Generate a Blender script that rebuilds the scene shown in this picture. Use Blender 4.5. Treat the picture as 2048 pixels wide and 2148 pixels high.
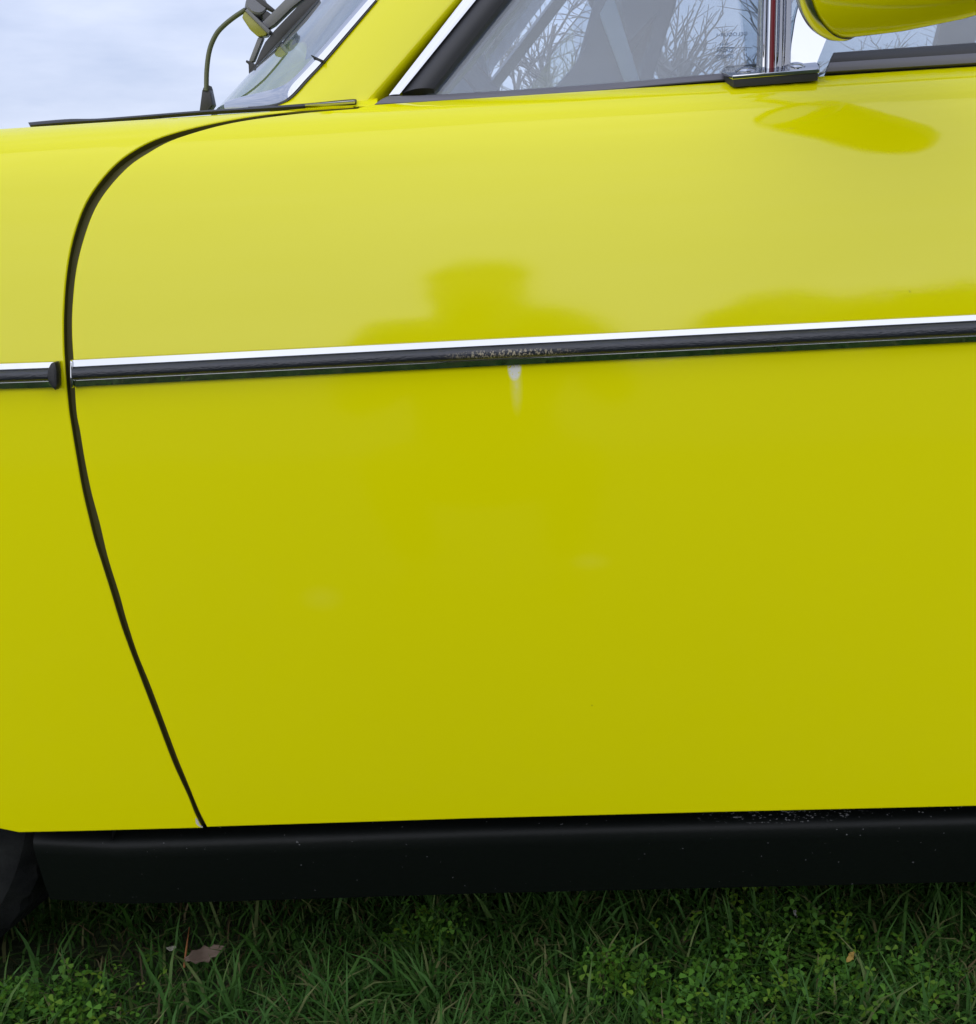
import bpy, bmesh, math, random
import numpy as np
from mathutils import Vector, Matrix
from mathutils.geometry import delaunay_2d_cdt
R = math.radians
scn = bpy.context.scene
for _o in list(bpy.data.objects): bpy.data.objects.remove(_o)

# ---------------------------------------------------------------- camera
CAM = Vector((0.02, -1.10, 0.76)); YAW, PITCH, ROLL = R(2.4), R(12.5), R(2.3); FPX = 2770.0
fwd = Vector((-math.sin(YAW)*math.cos(PITCH), math.cos(YAW)*math.cos(PITCH), -math.sin(PITCH)))
r0 = Vector((math.cos(YAW), math.sin(YAW), 0)); u0 = r0.cross(fwd)
rgt = r0*math.cos(ROLL) - u0*math.sin(ROLL); upv = u0*math.cos(ROLL) + r0*math.sin(ROLL)
cd = bpy.data.cameras.new('camera'); cam = bpy.data.objects.new('camera', cd); scn.collection.objects.link(cam)
cam.matrix_world = Matrix(((rgt.x, upv.x, -fwd.x, CAM.x), (rgt.y, upv.y, -fwd.y, CAM.y), (rgt.z, upv.z, -fwd.z, CAM.z), (0, 0, 0, 1)))
cd.sensor_fit = 'HORIZONTAL'; cd.sensor_width = 36; cd.lens = FPX/2048*36; cd.clip_start = 0.02; cd.clip_end = 1500
scn.camera = cam

# ---------------------------------------------------------------- sky, sun, exposure
SUN_EL, SUN_AZ = R(22), R(188)          # soft light through the cloud, from behind the camera
world = bpy.data.worlds.new('World'); scn.world = world; world.use_nodes = True
wn, wl = world.node_tree.nodes, world.node_tree.links
wn.clear()
def W(t, **k):
    n = wn.new(t)
    for a, b in k.items(): setattr(n, a, b)
    return n
sky = W('ShaderNodeTexSky', sky_type='NISHITA', sun_disc=False, sun_elevation=SUN_EL, sun_rotation=SUN_AZ)
tc = W('ShaderNodeTexCoord'); mp = W('ShaderNodeMapping'); mp.inputs['Scale'].default_value = (2.2, 2.2, 8.0)
ns = W('ShaderNodeTexNoise'); ns.inputs['Scale'].default_value = 2.6; ns.inputs['Detail'].default_value = 6; ns.inputs['Roughness'].default_value = .5
rp = W('ShaderNodeValToRGB'); rp.color_ramp.elements[0].position = .36; rp.color_ramp.elements[1].position = .66
rp.color_ramp.elements[0].color = (4.5, 5.3, 7.5, 1); rp.color_ramp.elements[1].color = (6.7, 7.3, 9.2, 1)
wl.new(tc.outputs['Generated'], mp.inputs[0]); wl.new(mp.outputs[0], ns.inputs[0]); wl.new(ns.outputs[0], rp.inputs[0])
# overcast luminance: dome grows brighter from horizon to zenith (CIE overcast)
sx = W('ShaderNodeSeparateXYZ'); wl.new(tc.outputs['Generated'], sx.inputs[0])
mx = W('ShaderNodeMath', operation='MAXIMUM'); wl.new(sx.outputs[2], mx.inputs[0]); mx.inputs[1].default_value = 0
ma = W('ShaderNodeMath', operation='MULTIPLY_ADD'); wl.new(mx.outputs[0], ma.inputs[0]); ma.inputs[1].default_value = .3; ma.inputs[2].default_value = .97
vm = W('ShaderNodeVectorMath', operation='SCALE'); wl.new(rp.outputs[0], vm.inputs[0]); wl.new(ma.outputs[0], vm.inputs['Scale'])
mix = W('ShaderNodeMix', data_type='RGBA'); mix.inputs[0].default_value = .9
wl.new(sky.outputs[0], mix.inputs[6]); wl.new(vm.outputs[0], mix.inputs[7])
bg = W('ShaderNodeBackground'); bg.inputs[1].default_value = .1; wl.new(mix.outputs[2], bg.inputs[0])
wo = W('ShaderNodeOutputWorld'); wl.new(bg.outputs[0], wo.inputs[0])
sd = bpy.data.lights.new('sun', 'SUN'); sd.energy = 1.5; sd.angle = R(105); sd.color = (1, .97, .92)
sun = bpy.data.objects.new('sun', sd); scn.collection.objects.link(sun)
sdir = Vector((math.sin(SUN_AZ)*math.cos(SUN_EL), math.cos(SUN_AZ)*math.cos(SUN_EL), math.sin(SUN_EL)))
sun.rotation_euler = sdir.to_track_quat('Z', 'Y').to_euler(); sun.location = (0, 0, 8)
vs = scn.view_settings; vs.view_transform = 'Standard'; vs.look = 'None'; vs.gamma = 1; vs.exposure = 0.21; vs.use_curve_mapping = False
scn.cycles.max_bounces = 10; scn.cycles.transparent_max_bounces = 16; scn.cycles.caustics_reflective = False; scn.cycles.caustics_refractive = False

# ---------------------------------------------------------------- materials
def mat(name, col, rough=.5, metal=0, spec=.5, coat=0, **kw):
    m = bpy.data.materials.new(name); m.use_nodes = True
    b = m.node_tree.nodes['Principled BSDF']
    b.inputs['Base Color'].default_value = (*col, 1); b.inputs['Roughness'].default_value = rough
    b.inputs['Metallic'].default_value = metal; b.inputs['Specular IOR Level'].default_value = spec
    b.inputs['Coat Weight'].default_value = coat; b.inputs['Coat Roughness'].default_value = .03
    return m
class N:
    """tiny node helper"""
    def __init__(s, m): s.t = m.node_tree; s.b = s.t.nodes['Principled BSDF']
    def n(s, t, ins=None, **k):
        x = s.t.nodes.new(t)
        for a, b in k.items(): setattr(x, a, b)
        for a, v in (ins or {}).items():
            if hasattr(v, 'is_output'): s.t.links.new(v, x.inputs[a])
            else: x.inputs[a].default_value = v
        return x
    def l(s, a, b): s.t.links.new(a, b)
    def obj(s): return s.n('ShaderNodeTexCoord').outputs['Object']
    def noise(s, scale, detail=3, vec=None, rough=.5, msc=None):
        v = vec or s.obj()
        if msc: v = s.n('ShaderNodeMapping', {0: v, 'Scale': msc}).outputs[0]
        return s.n('ShaderNodeTexNoise', {'Vector': v, 'Scale': scale, 'Detail': detail, 'Roughness': rough}).outputs[0]
    def ramp(s, f, a, b, ca=(0, 0, 0, 1), cb=(1, 1, 1, 1)):
        r = s.n('ShaderNodeValToRGB', {0: f}); e = r.color_ramp.elements
        e[0].position, e[1].position = a, b; e[0].color, e[1].color = ca, cb
        return r.outputs[0]
    def math(s, op, a, b=0.0, c=0.0, clamp=False): return s.n('ShaderNodeMath', {0: a, 1: b, 2: c}, operation=op, use_clamp=clamp).outputs[0]
    def mix(s, f, a, b): return s.n('ShaderNodeMix', {0: f, 6: a, 7: b}, data_type='RGBA').outputs[2]
    def bump(s, h, st, d): s.l(s.n('ShaderNodeBump', {'Height': h, 'Strength': st, 'Distance': d}).outputs[0], s.b.inputs['Normal'])
    def spot(s, c, rad):
        """soft ellipsoid mask round a point of the object"""
        v = s.n('ShaderNodeVectorMath', {0: s.obj(), 1: c}, operation='SUBTRACT').outputs[0]
        v = s.n('ShaderNodeVectorMath', {0: v, 1: rad}, operation='DIVIDE').outputs[0]
        d = s.n('ShaderNodeVectorMath', {0: v}, operation='LENGTH').outputs['Value']
        return s.math('SUBTRACT', 1.0, d, clamp=True)
YEL = (.80, .745, .0003)
def paint(name):
    m = mat(name, YEL, .5, 0, .0, coat=1.0); h = N(m)
    h.b.inputs['Coat IOR'].default_value = 1.53
    v = h.noise(1.6, 3); h.l(h.mix(h.ramp(v, .3, .7), (.805, .752, .0003, 1), (.785, .732, .0004, 1)), h.b.inputs['Base Color'])
    b1 = h.n('ShaderNodeBump', {'Height': h.noise(7, 3, msc=(1, 1, 1.6)), 'Strength': 1.0, 'Distance': .0003}).outputs[0]
    h.l(h.n('ShaderNodeBump', {'Height': h.noise(420, 2), 'Strength': .02, 'Distance': .0006, 'Normal': b1}).outputs[0], h.b.inputs['Coat Normal'])
    h.l(h.ramp(h.noise(5, 4), .35, .75, (.05, .05, .05, 1), (.11, .11, .11, 1)), h.b.inputs['Coat Roughness'])
    return m
M = {}
M['paint'] = paint('yellow_paint')
M['chrome'] = mat('chrome', (.56, .57, .60), .035, 1)
_h = N(M['chrome']); _h.l(_h.ramp(_h.noise(90, 4), .3, .8, (.02, .02, .02, 1), (.12, .12, .12, 1)), _h.b.inputs['Roughness'])
M['rubber'] = mat('black_rubber', (.012, .012, .014), .42, 0, .45)
_h = N(M['rubber']); _h.bump(_h.noise(700, 2), .35, .0006)
M['seal'] = mat('dark_seal', (.035, .035, .04), .55, 0, .5)
M['sealg'] = mat('grey_seal', (.14, .135, .15), .5, 0, .5)
M['gap'] = mat('shaded_gap_yellow', (.075, .068, .008), .6)  # body yellow darkened in its colour for the shade inside the joints
M['black'] = mat('underbody_black', (.012, .012, .012), .8)
M['plastic'] = mat('wiper_black', (.02, .02, .021), .38)
M['grey'] = mat('wiper_grey', (.16, .16, .17), .4)
M['red'] = mat('red_inlay', (.22, .012, .018), .35)
M['cloth'] = mat('seat_cloth', (.05, .06, .085), .8)
M['dash'] = mat('dash_vinyl', (.09, .105, .14), .6)
M['mirror'] = mat('mirror_glass', (.9, .9, .92), .02, 1)
M['ink'] = mat('etched_mark', (.10, .13, .19), .6)
M['steel'] = mat('wheel_steel', (.45, .45, .46), .3, 1)
def glass(name, tint, refl, dust_veil):
    m = bpy.data.materials.new(name); m.use_nodes = True; t = m.node_tree; t.nodes.clear(); h = N.__new__(N); h.t = t
    tr = h.n('ShaderNodeBsdfTransparent', {0: (*tint, 1)}); gl = h.n('ShaderNodeBsdfGlossy', {0: (1, 1, 1, 1), 'Roughness': .02})
    fr = h.n('ShaderNodeLayerWeight', {0: .28}).outputs['Fresnel']
    f = h.math('MULTIPLY_ADD', fr, .8, refl, clamp=True)
    a = h.n('ShaderNodeMixShader', {0: f, 1: tr.outputs[0], 2: gl.outputs[0]})
    df = h.n('ShaderNodeBsdfDiffuse', {0: (.62, .72, .9, 1)})  # dust coloured blue so it also paints the sky's reflected veil
    dm = h.ramp(h.noise(9, 5), .2, .9, (dust_veil*.5,)*3+(1,), (dust_veil*1.3,)*3+(1,))
    b = h.n('ShaderNodeMixShader', {0: dm, 1: a.outputs[0], 2: df.outputs[0]})
    h.l(b.outputs[0], h.n('ShaderNodeOutputMaterial').inputs[0]); return m
M['glass'] = glass('side_glass', (.86, .90, .93), .05, .085)
M['wglass'] = glass('windscreen_glass', (.74, .86, .88), .12, .04)
M['olive'] = mat('bonnet_reflection', (.30, .29, .05), .25, 0, .5)  # yellow of the reflected bonnet painted in as base colour

# ---------------------------------------------------------------- pixel to place
def ray(px, py): return fwd + rgt*((px-1024)/FPX) + upv*((1074-py)/FPX)
def P(px, py, y):
    d = ray(px, py); return CAM + d*((y-CAM.y)/d.y)
# the body side: how far the skin stands in (y) for a place along the car (x) and a height (z)
ZM = .60
_u = np.array([0, .2, .36, .5, .65, .8, .9, .96, 1.0, 1.3]); _n = np.array([1.6, 3.1, 4.4, 6.8, 10.5, 18, 34, 56, 75, 79.])
U = np.linspace(0, 1.3, 1301); _t = np.tan(np.radians(np.interp(U, _u, _n))); ETA = np.concatenate([[0], np.cumsum((_t[1:]+_t[:-1])/2*np.diff(U))])
_z = np.array([.05, .22, .30, .40, .50, .60]); _nl = np.array([9, 5.5, 3.5, 2, .2, -1.6])
ZL = np.linspace(.05, .60, 551); _t = np.tan(np.radians(np.interp(ZL, _z, _nl))); YL = np.concatenate([np.cumsum(((_t[1:]+_t[:-1])/2*np.diff(ZL))[::-1])[::-1], [0]])
DY = float(np.interp(1.0, U, ETA))*.25-.064
_tp = [P(a, b, .066+DY) for a, b in ((0, 270), (60, 263), (200, 252), (420, 235), (600, 225), (748, 218), (1084, 203), (1400, 178), (1520, 167), (1735, 153), (2048, 134))]
_c = np.polyfit([p.x for p in _tp], [p.z for p in _tp], 2); _d = np.polyder(_c)
def ztop(x):
    xx = min(max(x, -.55), .60); return float(np.polyval(_c, xx) + np.polyval(_d, xx)*(x-xx))
def side(x, z):
    b = .006*(x-.1)**2*1.5
    if z <= ZM: return float(np.interp(z, ZL, YL)) + b
    H = ztop(x)-ZM; return float(np.interp((z-ZM)/H, U, ETA))*H + b
def side_n(x, z):
    e = .0008; return Vector(((side(x+e, z)-side(x-e, z))/(2*e), -1, (side(x, z+e)-side(x, z-e))/(2*e))).normalized()
def S(px, py, off=0):
    y = 0.
    for _ in range(40):
        p = P(px, py, y); y = .5*y+.5*(side(p.x, p.z)-off)
    p = P(px, py, y); return p
def G(px, py, off=0):          # the leaning plane of the side windows
    d = ray(px, py); a, b = .35, .088+DY-.35*.86-off
    t = (a*CAM.z+b-CAM.y)/(d.y-a*d.z); return CAM + d*t

# ---------------------------------------------------------------- object helpers
COL = scn.collection
LIFT = {}
def tag(o, label=None, cat=None, group=None, kind=None):
    for k, v in (('label', label), ('category', cat), ('group', group), ('kind', kind)):
        if v: o[k] = v
    return o
def empty(name, loc):
    o = bpy.data.objects.new(name, None); COL.objects.link(o); o.location = loc; o.empty_display_size = .1; LIFT[o.name] = Vector(loc); return o
def link(name, me, material, parent=None, label=None):
    o = bpy.data.objects.new(name, me); COL.objects.link(o)
    if material is not None and not me.materials: me.materials.append(M[material] if isinstance(material, str) else material)
    if parent is not None:
        o.parent = parent
        if parent.name in LIFT: o.matrix_parent_inverse = Matrix.Translation(-LIFT[parent.name])
    if label: o['label'] = label
    return o
def mesh(name, verts, faces, material, parent=None, smooth=True, ang=35, label=None):
    me = bpy.data.meshes.new(name); me.from_pydata([tuple(v) for v in verts], [], faces)
    bm = bmesh.new(); bm.from_mesh(me); bmesh.ops.remove_doubles(bm, verts=bm.verts, dist=1e-6); bmesh.ops.recalc_face_normals(bm, faces=bm.faces); bm.to_mesh(me); bm.free()
    if smooth: me.shade_smooth(); me.set_sharp_from_angle(angle=R(ang))
    return link(name, me, material, parent, label)
def ribbon(name, A, B, material, parent=None, bulge=0., thick=.004, k=6, nrm=None, prof=None, ang=35, label=None):
    """closed strip between two lines of points, domed outwards by bulge and thick deep"""
    n = len(A); V, F = [], []
    for i in range(n):
        a, b = Vector(A[i]), Vector(B[i]); t = (Vector(A[min(i+1, n-1)])-Vector(A[max(i-1, 0)]))
        nv = Vector(nrm) if nrm else t.cross(b-a).normalized()
        if nv.y > 0 and not nrm: nv = -nv
        for j in range(k+1):
            s = j/k; h = prof(s) if prof else bulge*(1-(2*s-1)**2)
            V.append(a.lerp(b, s)+nv*h)
        V.append(b-nv*thick); V.append(a-nv*thick)
    m = k+3
    for i in range(n-1):
        for j in range(m):
            F.append((i*m+j, i*m+(j+1) % m, (i+1)*m+(j+1) % m, (i+1)*m+j))
    F.append(tuple(range(m))); F.append(tuple((n-1)*m+j for j in range(m)))
    return mesh(name, V, F, material, parent, ang=ang, label=label)
def tube(name, pts, rad, material, parent=None, seg=10, flat=1., label=None):
    pts = [Vector(p) for p in pts]; V, F = [], []; n = len(pts)
    if not hasattr(rad, '__len__'): rad = [rad]*n
    for i, p in enumerate(pts):
        t = (pts[min(i+1, n-1)]-pts[max(i-1, 0)]).normalized(); a = t.orthogonal().normalized() if abs(t.y) > .9 else t.cross(Vector((0, 1, 0))).normalized(); b = t.cross(a)
        for j in range(seg):
            q = 2*math.pi*j/seg; V.append(p+(a*math.cos(q)+b*math.sin(q)*flat)*rad[i])
    for i in range(n-1):
        for j in range(seg): F.append((i*seg+j, i*seg+(j+1) % seg, (i+1)*seg+(j+1) % seg, (i+1)*seg+j))
    F.append(tuple(range(seg))); F.append(tuple((n-1)*seg+j for j in range(seg)))
    return mesh(name, V, F, material, parent, ang=50, label=label)
def prism(name, poly, axis, material, parent=None, bev=.0, ang=35, label=None, seg=2):
    """a solid from an outline pushed along an axis, edges rounded"""
    bm = bmesh.new(); n = len(poly); a = [bm.verts.new(p) for p in poly]; b = [bm.verts.new(Vector(p)+Vector(axis)) for p in poly]
    bm.faces.new(a); bm.faces.new(b[::-1])
    for i in range(n): bm.faces.new((a[i], b[i], b[(i+1) % n], a[(i+1) % n]))
    bmesh.ops.recalc_face_normals(bm, faces=bm.faces)
    if bev: bmesh.ops.bevel(bm, geom=list(bm.edges), offset=bev, segments=seg, affect='EDGES', profile=.6)
    me = bpy.data.meshes.new(name); bm.to_mesh(me); bm.free(); me.shade_smooth(); me.set_sharp_from_angle(angle=R(ang))
    return link(name, me, material, parent, label)
def lathe(name, prof, origin, axis, material, parent=None, seg=48, ang=35, xdir=None, label=None, notch=None):
    ax = Vector(axis).normalized(); u = (Vector(xdir) if xdir else ax.orthogonal()); u = (u-ax*u.dot(ax)).normalized(); w = ax.cross(u); V, F = [], []
    for j in range(seg):
        q = 2*math.pi*j/seg; d = u*math.cos(q)+w*math.sin(q)
        for t, r in prof: V.append(Vector(origin)+ax*t+d*max(notch(j, t, r) if notch else r, 1e-5))
    m = len(prof)
    for j in range(seg):
        for i in range(m-1): F.append((j*m+i, j*m+i+1, ((j+1) % seg)*m+i+1, ((j+1) % seg)*m+i))
    return mesh(name, V, F, material, parent, ang=ang, label=label)
def dense(poly, step):
    out = []
    for i in range(len(poly)):
        a, b = Vector(poly[i]), Vector(poly[(i+1) % len(poly)]); k = max(1, int((b-a).length/step))
        out += [a.lerp(b, j/k) for j in range(k)]
    return out
def panel(name, outline, material, parent, r=.0015, depth=.014, step=.012, label=None):
    """a pressed skin on the body side: an outline in (x,z), its edge rolled in over radius r"""
    pts = dense([Vector((p[0], p[1])) for p in outline], .006); n = len(pts)
    area = sum(pts[i].x*pts[(i+1) % n].y-pts[(i+1) % n].x*pts[i].y for i in range(n))
    if area < 0: pts = pts[::-1]
    nr = []
    for i in range(n):
        t = (pts[(i+1) % n]-pts[i-1]).normalized(); nr.append(Vector((t.y, -t.x)))
    inn = [pts[i]-nr[i]*r for i in range(n)]
    x0, x1 = min(p.x for p in inn), max(p.x for p in inn); z0, z1 = min(p.y for p in inn), max(p.y for p in inn)
    grid = []; z = z0
    while z < z1:
        x = x0
        while x < x1: grid.append(Vector((x, z))); x += step*1.6
        q = (z-ZM)/(ztop((x0+x1)/2)-ZM); z += step if q < .75 else (step*.5 if q < .88 else step*.2)
    P2 = np.array([(p.x, p.y) for p in inn]); keep = []
    for g in grid:                                  # inside, and not too near the edge
        xa, ya = P2[:, 0], P2[:, 1]; xb, yb = np.roll(xa, -1), np.roll(ya, -1)
        c = ((ya > g.y) != (yb > g.y)) & (g.x < (xb-xa)*(g.y-ya)/(yb-ya+1e-12)+xa)
        if c.sum() % 2 and ((P2-(g.x, g.y))**2).sum(1).min() > .0025**2: keep.append(g)
    vv, ee, ff, *_ = delaunay_2d_cdt(inn+keep, [(i, (i+1) % n) for i in range(n)], [tuple(range(n))], 1, 1e-7)
    V = [Vector((v.x, side(v.x, v.y), v.y)) for v in vv]; NO = [side_n(v.x, v.y) for v in vv]; F = [tuple(f) for f in ff]
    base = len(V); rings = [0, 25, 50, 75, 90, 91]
    for a in rings:
        for i in range(n):
            q = R(min(a, 90)); s = side_n(inn[i].x, inn[i].y); p = Vector((inn[i].x, side(inn[i].x, inn[i].y), inn[i].y))
            m = Vector((nr[i].x, 0, nr[i].y)); m = (m-s*m.dot(s)).normalized()
            V.append(p+m*r*math.sin(q)-s*(r*(1-math.cos(q))+(depth if a > 90 else 0))); NO.append((s*math.cos(q)+m*math.sin(q)).normalized())
    for k in range(len(rings)-1):
        for i in range(n):
            j = (i+1) % n; F.append((base+k*n+i, base+k*n+j, base+(k+1)*n+j, base+(k+1)*n+i))
    me = bpy.data.meshes.new(name); me.from_pydata(V, [], F); me.update(); me.shade_smooth()
    # faces turned the way their analytic normals look
    bm = bmesh.new(); bm.from_mesh(me); bm.faces.ensure_lookup_table(); flip = [f for f in bm.faces if f.normal.dot(sum((NO[v.index] for v in f.verts), Vector())) < 0]
    bmesh.ops.reverse_faces(bm, faces=flip); bm.to_mesh(me); bm.free(); me.shade_smooth(); me.normals_split_custom_set_from_vertices([tuple(v) for v in NO])
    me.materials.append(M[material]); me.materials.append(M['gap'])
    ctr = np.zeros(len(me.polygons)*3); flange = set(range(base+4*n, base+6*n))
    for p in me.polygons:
        if all(v in flange for v in p.vertices): p.material_index = 1  # deep flange gets the darkened yellow, shade held in its colour
    return link(name, me, material, parent, label)
def xz(l, off=0): return [(lambda p: (p.x, p.z))(S(a, b, off)) for a, b in l]
def smoothline(l, n=60):
    """Catmull-Rom through pixel points"""
    q = [np.array(p, float) for p in l]; q = [2*q[0]-q[1]]+q+[2*q[-1]-q[-2]]; out = []
    k = max(2, n//(len(l)-1))
    for i in range(1, len(q)-2):
        for j in range(k):
            t = j/k; a, b, c, d = q[i-1:i+3]
            out.append(tuple(.5*((2*b)+(c-a)*t+(2*a-5*b+4*c-d)*t*t+(3*b-a-3*c+d)*t**3)))
    return out+[tuple(l[-1])]
def lin(a, b, n): return [(a[0]+(b[0]-a[0])*i/(n-1), a[1]+(b[1]-a[1])*i/(n-1)) for i in range(n)]

# ---------------------------------------------------------------- ground
gm = mat('turf_soil', (.03, .04, .015), .9); h = N(gm)
h.l(h.mix(h.ramp(h.noise(3, 6), .35, .65), (.028, .021, .012, 1), (.045, .075, .022, 1)), h.b.inputs['Base Color']); h.bump(h.noise(40, 5), .6, .02)
V, F = [(0, 0, 0)], []
for k, rr in enumerate((4, 12, 40, 120, 600)):
    for j in range(48): V.append((rr*math.cos(j*math.pi/24), rr*math.sin(j*math.pi/24), 0))
for j in range(48):
    F.append((0, 1+j, 1+(j+1) % 48))
    for k in range(4): a, b = 1+k*48, 1+(k+1)*48; F.append((a+j, b+j, b+(j+1) % 48, a+(j+1) % 48))
g = mesh('ground', V, F, gm, smooth=False); tag(g, 'grassy turf ground the yellow car stands on', kind='structure')

# ---------------------------------------------------------------- the car
car = empty('car', (.35, .82, 0))
tag(car, 'yellow classic car parked on grass, seen close at its front door', 'car')
YC = .82
def far(v): return Vector((v[0], 2*YC-v[1], v[2]))
# shut line between wing and door, traced along both edges
GL = smoothline([(424, 1738), (409, 1709), (394, 1671), (363, 1603), (328, 1511), (297, 1430), (264.5, 1344), (249.5, 1300), (232.5, 1244), (212, 1179), (198, 1135), (185, 1083), (172, 1027), (162, 971), (151, 905), (143, 850), (135, 753), (133, 692), (134, 643), (138, 587), (146, 532), (159, 480), (179, 428), (208, 383), (247, 340), (293, 308), (341, 286), (407, 267), (488, 250), (560, 239), (650, 229), (750, 222)], 124)
GR = smoothline([(434, 1736), (416, 1700), (394, 1646), (371, 1590), (338, 1501), (313, 1435), (287, 1371), (264, 1300), (250, 1249), (226, 1172), (208, 1097), (191, 1034), (177, 966), (167, 905), (159, 860), (153, 753), (150, 701), (151, 643), (159, 565), (176, 496), (198, 438), (228, 392), (270, 347), (312, 318), (358, 293), (423, 271), (488, 255), (560, 243.5), (650, 233), (750, 225)], 116)
bl = xz([(432, 1737), (1000, 1718), (1500, 1705), (2048, 1692)])
DX1 = .76
def top_line(x0, x1, n, dz=0): return [(x0+(x1-x0)*i/(n-1), ztop(x0+(x1-x0)*i/(n-1))+dz) for i in range(n)]
gr = xz(GR); gl = xz(GL)
slope = (bl[-1][1]-bl[0][1])/(bl[-1][0]-bl[0][0])
dz = bl[-1][1]+slope*(DX1-bl[-1][0])
outline = gr + top_line(gr[-1][0]+.01, DX1, 30, -.0005) + [(DX1, dz)] + [(x, z) for x, z in bl[::-1]][:-1]
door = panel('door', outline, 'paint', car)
# front wing with its wheel arch
X0 = xz([(14, 1747)])[0]; WX, WZ, AR = -.712, .278, .325
hc_ = [(X0[0]-.006, X0[1]+.004), (X0[0]-.012, X0[1]+.012), (X0[0]-.022, X0[1]+.035), (X0[0]-.042, X0[1]+.080), (X0[0]-.078, X0[1]+.130), (X0[0]-.13, X0[1]+.170), (X0[0]-.19, X0[1]+.188)]
MX = WX-.02; arch = hc_ + [(MX, X0[1]+.193)] + [(2*MX-x, z) for x, z in hc_[::-1]] + [(2*MX-X0[0], X0[1])]
XF = WX-.62
wing = gl[::-1][0:0] + [gl[-1]] + gl[::-1][1:] + xz([(200, 1744), (40, 1747.5)]) + arch + [(XF, X0[1]), (XF, ztop(XF)-.06), (XF+.05, ztop(XF+.05)-.0005)] + top_line(XF+.09, gl[-1][0]-.004, 50, -.0005)
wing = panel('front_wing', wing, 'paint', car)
# rear quarter with its arch
RX = 1.62
ra = [(RX-.325*math.cos(t), .27+.325*math.sin(t)) for t in np.linspace(-.12, math.pi+.12, 31)]
rq = [(DX1+.006, dz)] + ra + [(2.25, .24), (2.25, ztop(2.25)-.05)] + top_line(2.2, DX1+.006, 40, -.0005)
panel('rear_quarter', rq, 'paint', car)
# the pillar skin inside the shut line, coloured dark for the shade in the joint
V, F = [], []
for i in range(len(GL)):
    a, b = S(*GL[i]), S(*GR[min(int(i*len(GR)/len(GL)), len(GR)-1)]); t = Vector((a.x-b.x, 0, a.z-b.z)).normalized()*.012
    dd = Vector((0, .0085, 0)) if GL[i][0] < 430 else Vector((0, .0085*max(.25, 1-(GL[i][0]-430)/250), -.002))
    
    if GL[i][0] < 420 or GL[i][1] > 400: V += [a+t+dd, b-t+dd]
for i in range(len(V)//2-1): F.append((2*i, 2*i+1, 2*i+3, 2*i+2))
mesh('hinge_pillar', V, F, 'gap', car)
# bonnet, scuttle, far side, underside: the rest of the shell
def grid(name, fn, nu, nv, material, parent, label=None):
    V = [fn(i/(nu-1), j/(nv-1)) for i in range(nu) for j in range(nv)]
    F = [(i*nv+j, i*nv+j+1, (i+1)*nv+j+1, (i+1)*nv+j) for i in range(nu-1) for j in range(nv-1)]
    return mesh(name, V, F, material, parent, label=label)
def bonnet(u, v):
    x = XF+.05+(-.30-XF-.05)*u; z = ztop(x)-.002; y = side(x, z)+.002; yy = y+(2*YC-2*y)*v
    return Vector((x, yy, z+.025*math.sin(math.pi*v)**.8))
grid('bonnet', bonnet, 24, 24, 'paint', car)
def scuttle(u, v):
    x = -.299+(.12+.299)*u; z = ztop(x)-.004-.004*u; y = side(x, z)+.004; yy = y+(2*YC-2*y)*v
    return Vector((x, yy, z+.02*math.sin(math.pi*v)**.8*(1-u)))
grid('scuttle', scuttle, 12, 16, 'paint', car)
def farside(u, v):
    x = XF+(2.25-XF)*u; zt = ztop(x); z = .23+(zt-.23)*(1-(1-v)**1.6); return far((x, side(x, z), z))
grid('far_side', farside, 40, 40, 'paint', car)
def belly(u, v): return Vector((XF+.05+(2.2-XF-.05)*u, .10+(2*YC-.2)*v, .19))
grid('underbody', belly, 4, 4, 'black', car)
grid('nose', lambda u, v: Vector((XF-.04*math.sin(math.pi*v), .02+(2*YC-.04)*u, .25+.55*v)), 8, 8, 'paint', car)
grid('tail', lambda u, v: Vector((2.25+.04*math.sin(math.pi*v), .02+(2*YC-.04)*u, .25+.6*v)), 8, 8, 'paint', car)
grid('boot_lid', lambda u, v: Vector((1.75+.5*u, .07+(2*YC-.14)*v, ztop(1.75+.5*u)-.004)), 6, 8, 'paint', car)
# inner walls keep daylight from passing under the skin
XA = -.395
prism('inner_sill', [Vector((XA, .07, .14)), Vector((RX-.34, .07, .14)), Vector((RX-.34, .07, .40)), Vector((XA, .07, .40))], (0, .06, 0), 'black', car)
prism('bulkhead', [Vector((XA-.01, .12, .19)), Vector((XA+.01, .12, .19)), Vector((XA+.01, .12, .78)), Vector((XA-.01, .12, .78))], (0, 2*YC-.24, 0), 'black', car)
# sill: black, rounded shoulder catching light, runs under the door
sb = [(70, 1752), (250, 1748), (440, 1743), (1000, 1724), (1500, 1711), (2048, 1697)]
sl = [P(a, b, .044) for a, b in sb]; s2 = (sl[-1].z-sl[2].z)/(sl[-1].x-sl[2].x); sl.append(Vector((RX-.345, .044, sl[-1].z+s2*(RX-.345-sl[-1].x))))
rows = []
for i, p in enumerate(sl):
    e = 1.0 if i else .0
    pr = [(.064, .004), (.046, .0035), (.036, .0005), (.0305, -.004), (.0285, -.009), (.031, -.020), (.044, -.058), (.052, -.078), (.064, -.084)]
    rows.append([Vector((p.x, y + (0 if i else .012), p.z+q)) for y, q in pr])
V = [v for r_ in rows for v in r_]; m_ = len(rows[0]); F = [(i*m_+j, i*m_+j+1, (i+1)*m_+j+1, (i+1)*m_+j) for i in range(len(rows)-1) for j in range(m_-1)]
F += [tuple(range(m_)), tuple((len(rows)-1)*m_+j for j in range(m_))]
sm = mat('sill_black', (.004, .005, .005), .5, 0, .22); h = N(sm)
wx = P(1640, 1712, .035)
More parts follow.
